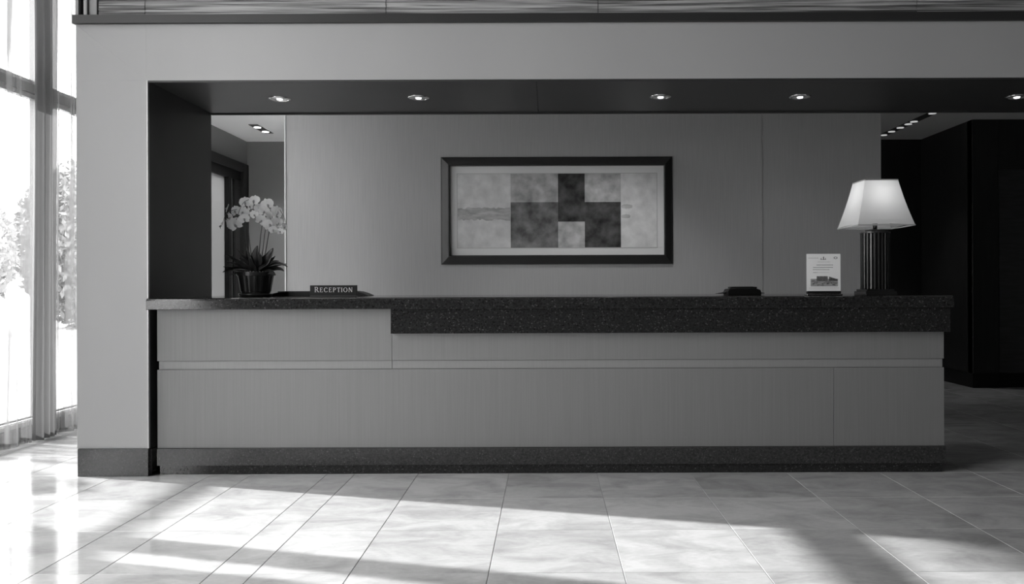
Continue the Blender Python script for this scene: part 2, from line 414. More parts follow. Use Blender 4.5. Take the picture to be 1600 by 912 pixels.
# left wall of the passage with the frosted door
wl = sempty('wall_left', 'grey wall left of the passage', 'wall')
dy0, dy1, dz = 8.75, 10.78, 2.834
B('plaster', -4.15, -4.0, 8.6, YE, dz, ZC, M['paint'], wl)
B('plaster', -4.3, -4.0, 8.5, dy0, 0, ZC, M['paint'], wl)
dr = sempty('door_1', 'dark framed frosted door at the end of the passage', 'door')
B('door_frame', -4.12, -3.975, 10.60, 10.79, 0, dz, M['blackwood'], dr, 0.004)
B('door_frame', -4.12, -3.975, dy0, dy0 + .12, 0, dz, M['blackwood'], dr, 0.004)
B('door_frame', -4.12, -3.975, dy0 + .12, 10.60, 2.72, dz, M['blackwood'], dr, 0.004)
B('door_head', -4.12, -4.01, dy0 + .12, 10.60, 2.60, 2.72, M['black'], dr, 0.004)
B('door_jamb', -4.10, -4.02, 10.42, 10.60, 0, 2.60, M['trim'], dr, 0.003)
B('door_stile', -4.10, -4.015, 10.36, 10.42, 0, 2.60, M['black'], dr, 0.003)
B('door_jamb', -4.10, -4.03, 10.27, 10.36, 0, 2.60, M['paint'], dr, 0.003)
B('door_stile', -4.10, -4.0, 10.17, 10.27, 0, 2.60, M['black'], dr, 0.003)
B('frosted_pane', -4.07, -4.055, dy0 + .12, 10.17, 0.02, 2.60, M['frosted'], dr)

# ------------------------------------------------------------------ window wall
win = sempty('window_1', 'tall glazed window wall with aluminium mullions and sheer curtains', 'window')
mull = [6.757, 4.41, 2.06]
ys = [8.5] + mull + [-.35]
B('solid_wall', XW - .15, XW, -6.1, -.35, 0, HC, M['lobby'], wl)
for y in mull: B('mullion', XW - .12, XW, y - .035, y + .035, 0, HC, M['alum'], win, 0.003)
for a, b in zip(ys, ys[1:]):
    y0, y1 = b + .035, a - .035
    B('transom', XW - .10, XW - .01, y0, y1, 2.80, 2.875, M['alum'], win, 0.003)
    B('transom', XW - .08, XW - .03, y0, y1, 2.76, 2.80, M['edge'], win, 0.003)
    B('shadow_ledge', XW - .27, XW - .10, y0, y1, 2.83, 2.94, M['facade'], win, 0.003)  # ledge added behind the transom to widen its shadow on the floor
    B('bottom_rail', XW - .10, XW, y0, y1, 0, .10, M['alum'], win, 0.003)
    B('sill_strip', XW - .10, XW - .02, y0, y1, .10, .135, M['sill'], win, 0.002)
    B('glass_stop', XW - .09, XW - .06, y0, y1, .145, .16, M['alum'], win)
    B('pane', XW - .07, XW - .06, y0, y1, .16, 2.76, M['glass'], win)
    B('pane', XW - .07, XW - .06, y0, y1, 2.875, HC - .05, M['glass'], win)

def curtain(name, y0, y1, x, m, label, seed, amp=.03, wave=.11, z0=.012, z1=HC - .04, group='sheer curtains at the window wall', taper=None):
    rnd = random.Random(seed); bm = bmesh.new(); n = max(16, int((y1 - y0) / wave * 10)); nz = 26
    ph = [rnd.uniform(0, 6.28) for _ in range(4)]
    gr = []
    for j in range(nz + 1):
        v = j / nz; z = z0 + (z1 - z0) * v; row = []
        for i in range(n + 1):
            u = i / n; y = y0 + (y1 - y0) * u
            yy = (y - y0) / wave * 6.283
            dx = amp * math.sin(yy + ph[0] + .8 * math.sin(yy * .23 + ph[1]) + .5 * math.sin(v * 3 + ph[2])) + amp * .5 * math.sin(yy * .41 + ph[3] + v * 1.5)
            if taper:
                c = (y0 + y1) / 2; y = c + (y - c) * taper(v)
            row.append(bm.verts.new((x + dx - XW * 0, y + .012 * math.sin(v * 5 + ph[1]) , z)))
        gr.append(row)
    for j in range(nz):
        for i in range(n): bm.faces.new((gr[j][i], gr[j][i+1], gr[j+1][i+1], gr[j+1][i]))
    o = obj(name, bm, m, None, smooth=True)
    return tag(o, label, 'curtain', group)
curtain('sheer_curtain', 6.62, 8.35, -4.02, M['sheer'], 'sheer white curtain hanging between the window mullion and the column', 3, .035, .16)
curtain('sheer_curtain', 5.80, 6.29, -4.02, M['sheer'], 'sheer white curtain at the left edge of the photo', 11, .03, .30)
curtain('gathered_curtain', 6.36, 6.62, -4.03, M['gathered'], 'grey gathered curtain bunched in front of the visible window mullion', 5, .035, .055,
        taper=lambda v: 1.0 - .25 * math.sin(v * 3.14) + .1 * v)
curtain('gathered_curtain', 4.32, 4.51, -4.05, M['gathered'], 'gathered curtain bunched at the mullion outside the left edge', 6, .035, .055)
curtain('gathered_curtain', 3.45, 4.17, -4.05, M['gathered'], 'wider gathered curtain nearest the camera, outside the left edge', 8, .035, .06)
tr = B('curtain_track', -4.10, -3.98, -.35, 8.5, HC - .04, HC, M['sill']); struct(tr, 'white curtain track', 'track'); tr.name = 'trim_2'

# ------------------------------------------------------------------ reception desk
CT = 1.145
dk = thing('reception_desk', 'long reception desk with pale veneer front on a dark granite plinth', 'desk', (0, 5.8, 0))
PX0, PX1 = -2.53, 2.571; PY = 5.245
B('carcass', PX0 + .01, PX1 - .01, PY + .03, 6.30, .17, 1.068, M['shadow_gap'], dk)
B('side_panel', PX1 - .01, PX1, PY + .02, 6.30, .17, 1.068, M['veneer'], dk)
xs1 = (612 - CX) / F * PY; xs2 = (1302 - CX) / F * PY
def strip(name, z0, z1, cuts, y0, m, x0=PX0, x1=PX1):
    c = [x0] + cuts + [x1]
    for a, b in zip(c, c[1:]): B(name, a + (.001 if a != x0 else 0), b - (.001 if b != x1 else 0), y0, PY + .03, z0, z1, m, dk, 0.001)
strip('upper_panel', .736, 1.070, [xs1], PY, M['veneer'])
strip('groove_strip', .681, .7345, [xs1], PY + .008, M['strip'], PX0 + .008, PX1 - .008)
strip('lower_panel', .171, .6795, [xs2], PY, M['veneer'])
strip('plinth', .062, .170, [xs2], PY - .02, M['granite2'], PX0 + .005, PX1)
B('toe_kick', PX0 + .012, PX1 - .01, PY + .008, 6.25, 0, .062, M['granite'], dk)
# polished top: its own thing, with the deep apron under it
tp = thing('countertop', 'long polished dark granite countertop with a deep apron', 'countertop', (0, 5.8, CT))
bm = bmesh.new()
tx0, tx1 = -2.565, 2.601
prof = [(5.172, 1.071), (5.170, 1.074), (5.170, 1.127), (5.176, 1.138), (5.194, CT), (6.42, CT), (6.42, 1.071)]
a = [bm.verts.new((tx0, y - 5.8, z - CT)) for y, z in prof]; b = [bm.verts.new((tx1, y - 5.8, z - CT)) for y, z in prof]
bm.faces.new(a); bm.faces.new(list(reversed(b)))
for i in range(len(prof)): j = (i + 1) % len(prof); bm.faces.new((a[i], b[i], b[j], a[j]))
obj('slab', bm, M['granite'], tp)
B('apron', -1.006, 2.587, 5.19, 5.243, .912, 1.0705, M['granite'], tp, 0.0015)
B('apron', 2.573, 2.587, 5.2435, 6.30, .912, 1.0705, M['granite'], tp, 0.0015)

# ------------------------------------------------------------------ downlights in the soffit
def downlight(x, y, z, label, group, r=.075, light=14):
    t = thing('downlight', label, 'downlight', (x, y, z), group)
    bm = bmesh.new(); lathe(bm, [(r, 0.0), (r, -.004), (r - .012, -.008), (r - .018, -.004), (r - .018, .0)], 32); obj('trim_ring', bm, M['chrome'], t, smooth=True)
    bm = bmesh.new(); lathe(bm, [(r - .018, -.004), (r - .03, -.001), (.022, -.0015), (.022, -.003)], 32); obj('reflector', bm, M['edge'], t, smooth=True)
    bm = bmesh.new(); lathe(bm, [(.022, -.003), (.018, -.010), (0, -.013)], 20); obj('lamp_lens', bm, M['lens'], t, smooth=True)
    if light:
        l = bpy.data.lights.new('downlight_beam', 'SPOT'); l.energy = light; l.spot_size = R(95); l.spot_blend = .6; l.shadow_soft_size = .03
        lo = bpy.data.objects.new('beam', l); COL.objects.link(lo); lo.parent = t; lo.location = (0, 0, -.02)
    return t
dl = [(-1.888, 5.724, 'leftmost round recessed downlight in the dark soffit, above the orchid', 5), (-.903, 5.706, 'round recessed downlight in the soffit, second from the left', 5),
      (.804, 5.706, 'round recessed downlight in the soffit right of the picture', 5), (1.792, 5.72, 'round recessed downlight in the soffit left of the lamp', 5),
      (3.34, 5.745, 'round recessed downlight cut by the right edge of the photo', 5)]
for x, y, l, e in dl: downlight(x, y, ZS, l, 'downlights in the dark soffit', light=e)

for x, l, e_ in ((-1.2, 'left', 6), (.6, 'middle', 42), (2.3, 'right', 6)):  # added lamps hidden by the header, fill light for the linen wall
    downlight(x, 6.95, ZC, 'added out-of-view downlight in the staff ceiling, fill light for the %s of the linen wall' % l, 'added fill lights over the staff side', light=e_)

def slot(x, y0, y1, lamps, label, m, e, wdt=.11, sp=110):
    t = thing('slot_downlight', label, 'ceiling light', (x, (y0 + y1) / 2, ZC))
    yc = (y0 + y1) / 2
    B('slot_tray', x - wdt / 2, x + wdt / 2, y0, y1, ZC - .006, ZC, M['trim'], t, 0.001)
    for k, yy in enumerate(lamps):
        bm = bmesh.new(); lathe(bm, [(.042, -.006), (.042, -.012), (.03, -.014), (0, -.016)], 20, (0, yy - yc, 0)); obj('lamp_lens', bm, m, t, smooth=True)
    l = bpy.data.lights.new('slot_beam', 'SPOT'); l.energy = e; l.spot_size = R(sp); l.spot_blend = .8; l.shadow_soft_size = .05
    lo = bpy.data.objects.new('beam', l); COL.objects.link(lo); lo.parent = t; lo.location = (0, 0, -.03)
slot(-3.50, 9.64, 10.20, [9.79, 10.07], 'recessed two-lamp ceiling light in the pale passage ceiling', M['lens'], 60)
t = downlight(-3.3, 8.95, ZC, 'added unseen downlight nearer the desk in the passage ceiling, for bounce light', 'added fill lights over the staff side', light=0)  # added lamp out of view; brightens the passage by bounce off its floor
l = bpy.data.lights.new('passage_fill_beam', 'SPOT'); l.energy = 1700; l.spot_size = R(62); l.spot_blend = .5; l.shadow_soft_size = .04
lo = bpy.data.objects.new('beam', l); COL.objects.link(lo); lo.parent = t; lo.location = (0, 0, -.02)
slot(4.35, 8.95, 10.55, [9.12, 9.58, 9.73, 9.95, 10.2, 10.44], 'row of six small lamps in a slot in the dark right ceiling', M['lens_soft'], 40, sp=72)

# ------------------------------------------------------------------ framed picture
fp = thing('framed_picture', 'wide abstract patchwork picture in a black frame on the linen wall', 'picture', (.096, YW, 1.421))
def px(x): return (x - CX) / F * YW
def pz(y): return H + (446 - y) / F * YW
fx0, fx1, fz0, fz1 = px(689.5), px(1050.5), pz(412.7), pz(245.4)
ix0, ix1, iz0, iz1 = px(704.5), px(1037.3), pz(398.6), pz(259.6)
def frame_side(P):  # P: four corners outer->inner of a frame side, sloped section
    bm = bmesh.new(); (ax, az), (bx, bz), (cx, cz), (dx, dz_) = P
    off = fp.location
    sec = [(0, 0), (0, 1)]
    def q(u, t): # u 0..1 outer->inner, t 0..1 along
        ox = ax + (bx - ax) * t; oz = az + (bz - az) * t; jx_ = dx + (cx - dx) * t; jz_ = dz_ + (cz - dz_) * t
        return ox + (jx_ - ox) * u, oz + (jz_ - oz) * u
    prof = [(0, .0), (0, -.016), (.06, -.020), (.12, -.020), (.82, -.048), (.94, -.048), (1, -.042), (1, 0)]
    ra = []; rb = []
    for u, y in prof:
        x, z = q(u, 0); ra.append(bm.verts.new((x - off.x, y, z - off.z)))
        x, z = q(u, 1); rb.append(bm.verts.new((x - off.x, y, z - off.z)))
    bm.faces.new(ra); bm.faces.new(list(reversed(rb)))
    for i in range(len(prof)): j = (i + 1) % len(prof); bm.faces.new((ra[i], rb[i], rb[j], ra[j]))
    obj('frame_rail', bm, M['frame'], fp)
O = [(fx0, fz0), (fx1, fz0), (fx1, fz1), (fx0, fz1)]; I = [(ix0, iz0), (ix1, iz0), (ix1, iz1), (ix0, iz1)]
for k in range(4): frame_side((O[k], O[(k+1) % 4], I[(k+1) % 4], I[k]))
B('picture_mat', ix0 - .01, ix1 + .01, YW - .012, YW - .004, iz0 - .01, iz1 + .01, M['matboard'], fp)
qx = lambda c: px(680 + c / 4.21); qz = lambda c: pz(230 + c / 4.21)
bm = bmesh.new(); off = fp.location
box(bm, qx(149) - off.x, qx(1458) - off.x, -.0135, -.012, qz(660) - off.z, qz(175) - off.z)
pr = obj('print', bm, M['p_light'], fp)
for (x0, z0, x1, z1, m) in ((149, 395, 498, 482, 'p_haze'), (498, 175, 810, 362, 'p_mid'), (498, 362, 810, 660, 'p_grey'), (810, 175, 985, 490, 'p_dark'),
                            (810, 490, 985, 660, 'p_mid'), (985, 175, 1222, 362, 'p_mid'), (985, 362, 1222, 660, 'p_dark'), (1222, 362, 1290, 560, 'p_haze')):
    bm = bmesh.new()
    if m == 'p_haze': continue
    box(bm, qx(x0) - off.x, qx(x1) - off.x, -.0142, -.0132, qz(z1) - off.z, qz(z0) - off.z)
    obj('colour_field', bm, M[m], pr)
# hazy streaks across the pale left and right fields (irregular flat patches of paint)
def blob(x0, x1, zc, hh, seed, m):
    rnd = random.Random(seed); bm = bmesh.new(); n = 26; top = []; bot = []
    for i in range(n + 1):
        x = qx(x0 + (x1 - x0) * i / n) - off.x; e = max(0.0, math.sin(math.pi * i / n)) ** .3 if seed > 50 else 1
        top.append(bm.verts.new((x, -.0136, qz(zc - hh * e * rnd.uniform(.75, 1.1)) - off.z)))
        bot.append(bm.verts.new((x, -.0136, qz(zc + hh * e * rnd.uniform(.75, 1.1)) - off.z)))
    for i in range(n): bm.faces.new((bot[i], bot[i+1], top[i+1], top[i]))
    obj('paint_haze', bm, m, pr)
blob(150, 496, 438, 42, 3, M['p_haze'])
blob(1224, 1300, 392, 16, 61, M['p_mid']); blob(1224, 1285, 456, 14, 62, M['p_mid'])
# thin bevel line of the mat around the print
bm = bmesh.new()
for (a, b, c, d) in ((145, 1462, 171, 175), (145, 1462, 660, 664), (145, 149, 171, 664), (1458, 1462, 171, 664)):
    box(bm, qx(a) - off.x, qx(b) - off.x, -.0145, -.012, qz(d) - off.z, qz(c) - off.z)
obj('mat_bevel', bm, mat('mat_bevel', .5, .8), fp)

# ------------------------------------------------------------------ table lamp
lx, ly = 2.230, 5.50
lp = thing('table_lamp', 'lit table lamp with a square tapered white shade and dark ribbed column', 'lamp', (lx, ly, CT))
bm = bmesh.new(); box(bm, -.105, .105, -.105, .105, 0, .026); obj('base', bm, M['bronze'], lp, 0.004)
bm = bmesh.new(); box(bm, -.093, .093, -.093, .093, .026, .040); obj('base_step', bm, M['bronze'], lp, 0.003)
bm = bmesh.new(); lathe(bm, [(0, .040), (.078, .040), (.078, .420), (0, .420)], 32); obj('column', bm, M['black'], lp)
nr = 24
for k in range(nr):
    a = 2 * math.pi * (k + .5) / nr
    bm = bmesh.new(); box(bm, .072, .096, -.0065, .0065, .040, .418)
    bmesh.ops.rotate(bm, verts=bm.verts, cent=(0, 0, 0), matrix=Matrix.Rotation(a, 3, 'Z'))
    obj('rib', bm, M['ribs'], lp, 0.002)
bm = bmesh.new(); lathe(bm, [(0, .418), (.098, .418), (.098, .428), (0, .428)], 40); obj('cap_plate', bm, M['bronze'], lp, 0.001)
bm = bmesh.new(); box(bm, -.05, .05, -.05, .05, .428, .444); obj('cap_block', bm, M['bronze'], lp, 0.002)
bm = bmesh.new(); lathe(bm, [(0, .444), (.012, .444), (.014, .462), (.018, .49), (.018, .53), (0, .53)], 20); obj('socket', bm, M['bronze'], lp, smooth=True)
bm = bmesh.new(); lathe(bm, [(0, .53), (.014, .53), (.016, .55), (.030, .59), (.030, .61), (.018, .635), (0, .64)], 20); obj('bulb', bm, M['bulb'], lp, smooth=True)
# shade: square truncated pyramid with slightly bowed faces and thickness
zb, zt2 = 1.608 - CT, 1.914 - CT
bm = bmesh.new(); N = 12; rows = []
for j in range(9):
    v = j / 8; h = .188 + (.110 - .188) * v + .004 * math.sin(math.pi * v) * -1; z = zb + (zt2 - zb) * v; ring = []
    for s in range(4):
        for i in range(N):
            u = -1 + 2 * i / N; p = Vector((u * h, -h - .004 * (1 - u * u), 0)); p.rotate(Euler((0, 0, s * math.pi / 2)))
            ring.append(bm.verts.new((p.x, p.y, z + (.009 * (1 - u * u) if j == 0 else 0))))
    rows.append(ring)
for a, b in zip(rows, rows[1:]):
    for i in range(4 * N): bm.faces.new((a[i], a[(i+1) % (4*N)], b[(i+1) % (4*N)], b[i]))
sh = obj('shade', bm, M['shade'], lp)
def rim(z, h, name):
    bm = bmesh.new(); t = .0025
    pts = []
    for s in range(4):
        for i in range(N):
            u = -1 + 2 * i / N; p = Vector((u * h, -h - .004 * (1 - u * u), 0)); p.rotate(Euler((0, 0, s * math.pi / 2))); pts.append(Vector((p.x, p.y, z + (.009 * (1 - u * u) if z < .6 else 0))))
    inner = [p * 1 for p in pts]; n = len(pts)
    A = [bm.verts.new((p.x * 1.012, p.y * 1.012, z - .004)) for p in pts]; Bv = [bm.verts.new((p.x * 1.012, p.y * 1.012, z + .004)) for p in pts]
    C = [bm.verts.new((p.x * .99, p.y * .99, z + .004)) for p in pts]; D = [bm.verts.new((p.x * .99, p.y * .99, z - .004)) for p in pts]
    for i in range(n):
        j = (i + 1) % n
        for P, Q in ((A, Bv), (Bv, C), (C, D), (D, A)): bm.faces.new((P[i], P[j], Q[j], Q[i]))
    obj(name, bm, mat('shade_binding', .35, .8), sh)
rim(zb, .188, 'shade_rim'); rim(zt2, .110, 'shade_rim')
bm = bmesh.new()
for k in range(2):
    d = Vector((math.cos(R(45 + 90 * k)), math.sin(R(45 + 90 * k)), 0)) * .15
    tube(bm, [(-d.x, -d.y, zt2 - .004), (0, 0, zt2 - .012), (d.x, d.y, zt2 - .004)], .002, 6)
obj('shade_spider', bm, M['bronze'], sh)
bm = bmesh.new(); tube(bm, [(-.0, 0, .53), (-.045, 0, .56), (-.05, 0, .64), (-.02, 0, zt2 - .02), (0, 0, zt2 - .012)], .002, 6); obj('harp', bm, M['bronze'], lp)
bm = bmesh.new(); lathe(bm, [(0, zt2 - .014), (.004, zt2 - .012), (.005, zt2 + .004), (.010, zt2 + .008), (.008, zt2 + .018), (0, zt2 + .021)], 16); obj('finial', bm, M['bronze'], lp, smooth=True)
l = bpy.data.lights.new('lamp_bulb', 'POINT'); l.energy = .8; l.shadow_soft_size = .045
lo = bpy.data.objects.new('bulb_light', l); COL.objects.link(lo); lo.parent = lp; lo.location = (.0, -.01, .66)

# ------------------------------------------------------------------ RECEPTION sign
sgx = (521 - CX) / F * 5.36; sg = thing('reception_sign', 'small black sign reading RECEPTION on the countertop', 'sign', (sgx, 5.36, CT))
sw = 73.5 / F * 5.36
bm = bmesh.new(); box(bm, -sw/2, sw/2, 0, .012, .010, .079)
obj('plate', bm, M['black'], sg, 0.001)
bm = bmesh.new(); box(bm, -sw/2 + .003, sw/2 - .003, -.012, .028, 0, .011); obj('foot', bm, M['bronze'], sg, 0.002)
def letters(txt, x, z, s, gap):
    """stroke lettering with serifs; returns bmesh centred on x, baseline z"""
    bm = bmesh.new(); T = .125; t = .09; y0, y1 = -.0016, 0.0002
    W_ = {'R': .82, 'E': .68, 'C': .86, 'P': .70, 'T': .74, 'I': .22, 'O': .92, 'N': .86}
    tot = sum(W_[c] * (1.16 if k == 0 else 1) for k, c in enumerate(txt)) + gap * (len(txt) - 1)
    cx = -tot / 2
    def poly(p, k): prism_xz(bm, [(x + (cx + a * k) * s, z + b * k * s) for a, b in p], y0, y1)
    def rect(a, b, c, d, k): poly([(a, c), (b, c), (b, d), (a, d)], k)
    def arc(ox, oz, rx, rz, a0, a1, tk, tk2, k, n=14):
        for i in range(n):
            p0 = a0 + (a1 - a0) * i / n; p1 = a0 + (a1 - a0) * (i + 1) / n
            f = lambda p, o: (ox + (rx - o * (tk * abs(math.cos(p)) + tk2 * abs(math.sin(p)))) * math.cos(p), oz + (rz - o * tk2) * math.sin(p))
            poly([f(p0, 0), f(p1, 0), f(p1, 1), f(p0, 1)], k)
    pi = math.pi
    for q, c in enumerate(txt):
        k = 1.16 if q == 0 else 1.0
        if q == 0: pass
        w = W_[c]
        if c in 'REP':
            rect(.08, .08 + T, 0, 1, k); rect(0, .32, 0, .05, k); rect(0, .3, .95, 1, k)
        if c == 'E':
            rect(.1, .62, .93, 1, k); rect(.1, .50, .48, .55, k); rect(.1, .66, 0, .07, k); rect(.57, .62, .82, 1, k); rect(.6, .66, 0, .2, k); rect(.46, .50, .42, .6, k)
        if c in 'RP':
            rect(.2, .38, .93, 1, k); rect(.2, .38, .44, .51, k); arc(.36, .72, .30, .28, -pi/2, pi/2, T, .07, k)
        if c == 'R':
            poly([(.34, .48), (.48, .48), (.86, 0), (.68, 0)], k); rect(.68, .92, 0, .05, k)
        if c == 'C':
            arc(.45, .5, .43, .52, .28 * pi, 1.72 * pi, T, .07, k, 20); rect(.70, .76, .72, .95, k); rect(.72, .78, .06, .28, k)
        if c == 'O': arc(.46, .5, .45, .52, 0, 2 * pi, T, .07, k, 24)
        if c == 'T':
            rect(.29, .29 + T, 0, 1, k); rect(0, .74, .93, 1, k); rect(0, .05, .8, 1, k); rect(.69, .74, .8, 1, k); rect(.2, .54, 0, .05, k)
        if c == 'I': rect(.03, .03 + T, 0, 1, k); rect(-.04, .26, 0, .05, k); rect(-.04, .26, .95, 1, k)
        if c == 'N':
            rect(.08, .16, 0, 1, k); rect(.72, .80, 0, 1, k); poly([(.08, 1), (.26, 1), (.80, 0), (.66, 0)], k); rect(0, .26, 0, .05, k); rect(.62, .90, .95, 1, k)
        cx += w * k + gap
    return bm
bm = letters('RECEPTION', 0, .034, .0295, .235); obj('lettering', bm, M['letters'], sg)

# ------------------------------------------------------------------ flyer in a clear stand
fxc = (1286.8 - CX) / F * 5.27
fh = thing('flyer_stand', 'clear stand on a black foot holding a white printed notice left of the lamp', 'sign holder', (fxc, 5.27, CT))
fw = .1105
bm = bmesh.new(); box(bm, -fw - .004, fw + .004, -.03, .035, 0, .012); obj('foot', bm, M['chrome'], fh, 0.003)
bm = bmesh.new(); box(bm, -fw + .002, fw, -.012, .016, .012, .030); obj('clamp_bar', bm, M['black'], fh, 0.003)
bm = bmesh.new(); box(bm, -fw - .002, fw + .002, -.006, -.004, .014, .276); obj('clear_sleeve', bm, M['acrylic'], fh)
bm = bmesh.new(); box(bm, -fw, fw, 0, .0015, .028, .272); no = obj('notice', bm, M['paper'], fh)
rnd = random.Random(4); bm = bmesh.new()
def fr(x0, x1, z0, z1):  # from crop4 pixels
    k = 2 * fw / 585.0; X = lambda c: -fw + (c - 135) * k; Z = lambda c: .272 - (c - 105) * .244 / 632.0
    box(bm, X(x0), X(x1), -.0006, 0, Z(z1), Z(z0))
def words(x0, x1, z, h, step=24):
    x = x0
    while x < x1:
        w_ = rnd.uniform(.5, 1.2) * step; fr(x, min(x + w_, x1), z - h / 2, z + h / 2); x += w_ + 7
words(170, 345, 175, 5); words(330, 540, 240, 4); words(310, 590, 292, 9); words(250, 590, 333, 9); words(245, 530, 369, 8); words(250, 330, 418, 7); words(350, 520, 418, 3)
words(180, 690, 680, 3)
for a in range(12):
    t0 = 2 * math.pi * a / 12; fr(636 + 26 * math.cos(t0) - 7, 636 + 26 * math.cos(t0) + 7, 172 + 16 * math.sin(t0) - 4, 172 + 16 * math.sin(t0) + 4)
fr(420, 436, 152, 198); fr(380, 392, 175, 200); fr(455, 465, 175, 200); fr(375, 470, 198, 204)
o = obj('printed_text', bm, M['ink'], no); o['kind'] = 'stuff'
ms = [mat('photo_dark', .06, .7), mat('photo_mid', .22, .7), mat('photo_grey', .36, .7)]
bm = bmesh.new(); fr(205, 675, 525, 652); fr(310, 500, 478, 525); obj('photo', bm, ms[2], no)
bm = bmesh.new()
for i in range(34):
    x = rnd.uniform(208, 650); z = rnd.uniform(530, 630); fr(x, min(x + rnd.uniform(15, 60), 675), z, z + rnd.uniform(6, 22))
for v in bm.verts: v.co.y -= .0005
obj('photo_detail', bm, ms[1], no)
bm = bmesh.new()
for i in range(9): fr(312 + i * 21, 326 + i * 21, 484 + (i % 3) * 4, 565)
for i in range(8): fr(525 + i * 18, 540 + i * 18, 490 + i * 6, 560)
for i in range(10): x = rnd.uniform(208, 640); fr(x, x + 30, 590 + (i % 3) * 14, 600 + (i % 3) * 16)
for v in bm.verts: v.co.y -= .001
obj('photo_detail', bm, ms[0], no)

# ------------------------------------------------------------------ low black objects on the desk
tr_ = thing('desk_tray', 'long low black tray behind the RECEPTION sign', 'tray', ((500 - CX) / F * 6.15, 6.15, CT))
k = 6.15 / F
bm = bmesh.new(); pts = [(-78, 0), (-70, 3.5), (-60, 5.6), (30, 7.0), (62, 6.8), (70, 4.6), (79, .6), (79, 0)]
prism_xz(bm, [(a * k, b * k + .0) for a, b in pts], -.10, .12); obj('body', bm, M['black'], tr_, 0.003)
bm = bmesh.new(); box(bm, -.30, .29, -.07, .09, .0275, .036); obj('mat', bm, M['blackwood'], tr_, 0.002)
ph = thing('desk_telephone', 'low black desk telephone with a rounded top on the right half of the countertop', 'telephone', ((1160 - CX) / F * 5.75, 5.75, CT))
k = 5.75 / F
bm = bmesh.new(); prism_xz(bm, [(a * k, b * k) for a, b in ((-26, 0), (-26.5, 5), (-24, 9.6), (-12, 10.6), (10, 10.6), (20, 9.8), (25, 8), (26.5, 4), (26.5, 0))], -.06, .08)
obj('body', bm, M['black'], ph, 0.005)
bm = bmesh.new(); prism_xz(bm, [(a * k, b * k) for a, b in ((-40, 2.6), (-28, 4.6), (-26, 6), (-26, 2.4), (-40, 2.2))], -.03, .05)
obj('side_flap', bm, M['black'], ph); bm = bmesh.new(); prism_xz(bm, [(a * k, b * k) for a, b in ((26, 2.4), (26, 4.4), (33, 3.2), (33, 2.4))], -.03, .05); obj('side_flap', bm, M['black'], ph)
bm = bmesh.new(); tube(bm, [(-.10, 0, .047), (-.07, 0, .052), (.07, 0, .052), (.10, 0, .047)], [.012, .009, .009, .012], 10); obj('handset', bm, M['black'], ph, smooth=True)

# ------------------------------------------------------------------ orchid
oy = 5.90; ox = (399.5 - CX) / F * oy
orc = thing('potted_orchid', 'white moth orchid in a dark round pot at the left end of the countertop', 'plant', (ox, oy, CT))
bm = bmesh.new(); n = 64; prof = [(.0, .012), (.096, .012), (.098, .02), (.102, .034), (.106, .036), (.1265, .15), (.131, .152), (.132, .178), (.122, .178), (.118, .150), (0, .150)]
lathe(bm, prof, n)
for v in bm.verts:
    r = math.hypot(v.co.x, v.co.y)
    if .10 < r and .034 < v.co.z < .151:
        a = math.atan2(v.co.y, v.co.x); s = 1 - .022 * (1 if (int((a + 10) / (2 * math.pi) * 32 * 1) % 2) else 0); v.co.x *= s; v.co.y *= s
obj('pot', bm, M['pot'], orc)
bm = bmesh.new(); lathe(bm, [(0, 0), (.105, 0), (.116, .010), (.119, .020), (.113, .020), (.107, .012), (0, .012)], 40); obj('saucer', bm, M['pot'], orc, smooth=True)
bm = bmesh.new(); lathe(bm, [(0, .168), (.06, .170), (.118, .160)], 32); obj('potting_bark', bm, M['soil'], orc)
rnd = random.Random(12)
for k in range(14):
    a = R(190 + k * 11.5); bm = bmesh.new(); bmesh.ops.create_icosphere(bm, subdivisions=1, radius=rnd.uniform(.008, .012))
    for v in bm.verts: v.co += Vector((.108 * math.cos(a), .108 * math.sin(a), .172))
    obj('pebble', bm, M['pebble'], orc, smooth=True)
kk = oy / F
def P(x, y, dy=0): return Vector(((x - 399.5) * kk, dy, (447.6 - y) * kk + H - CT))
def leaf(p0, p1, p2, w, name='leaf'):
    bm = bmesh.new(); n = 10; rows = []
    up = Vector((0, -1, .5))
    for i in range(n + 1):
        t = i / n; c = p0 * (1 - t) ** 2 + p1 * 2 * t * (1 - t) + p2 * t * t
        d = (p1 - p0) * 2 * (1 - t) + (p2 - p1) * 2 * t
        sd = d.cross(up).normalized(); nn = sd.cross(d).normalized()
        ww = w * (max(0.0, math.sin(math.pi * (t * .92 + .07))) ** .6) * (1 if t < .6 else 1 - .25 * (t - .6) / .4)
        rows.append([bm.verts.new(c + sd * ww + nn * ww * .25), bm.verts.new(c + sd * ww * .5 + nn * .04 * ww), bm.verts.new(c), bm.verts.new(c - sd * ww * .5 + nn * .04 * ww), bm.verts.new(c - sd * ww + nn * ww * .25)])
    for a, b in zip(rows, rows[1:]):
        for j in range(4): bm.faces.new((a[j], a[j+1], b[j+1], b[j]))
    o = obj(name, bm, M['leaf'], orc, smooth=True); md = o.modifiers.new('thick', 'SOLIDIFY'); md.thickness = .0025
base = P(402, 424)
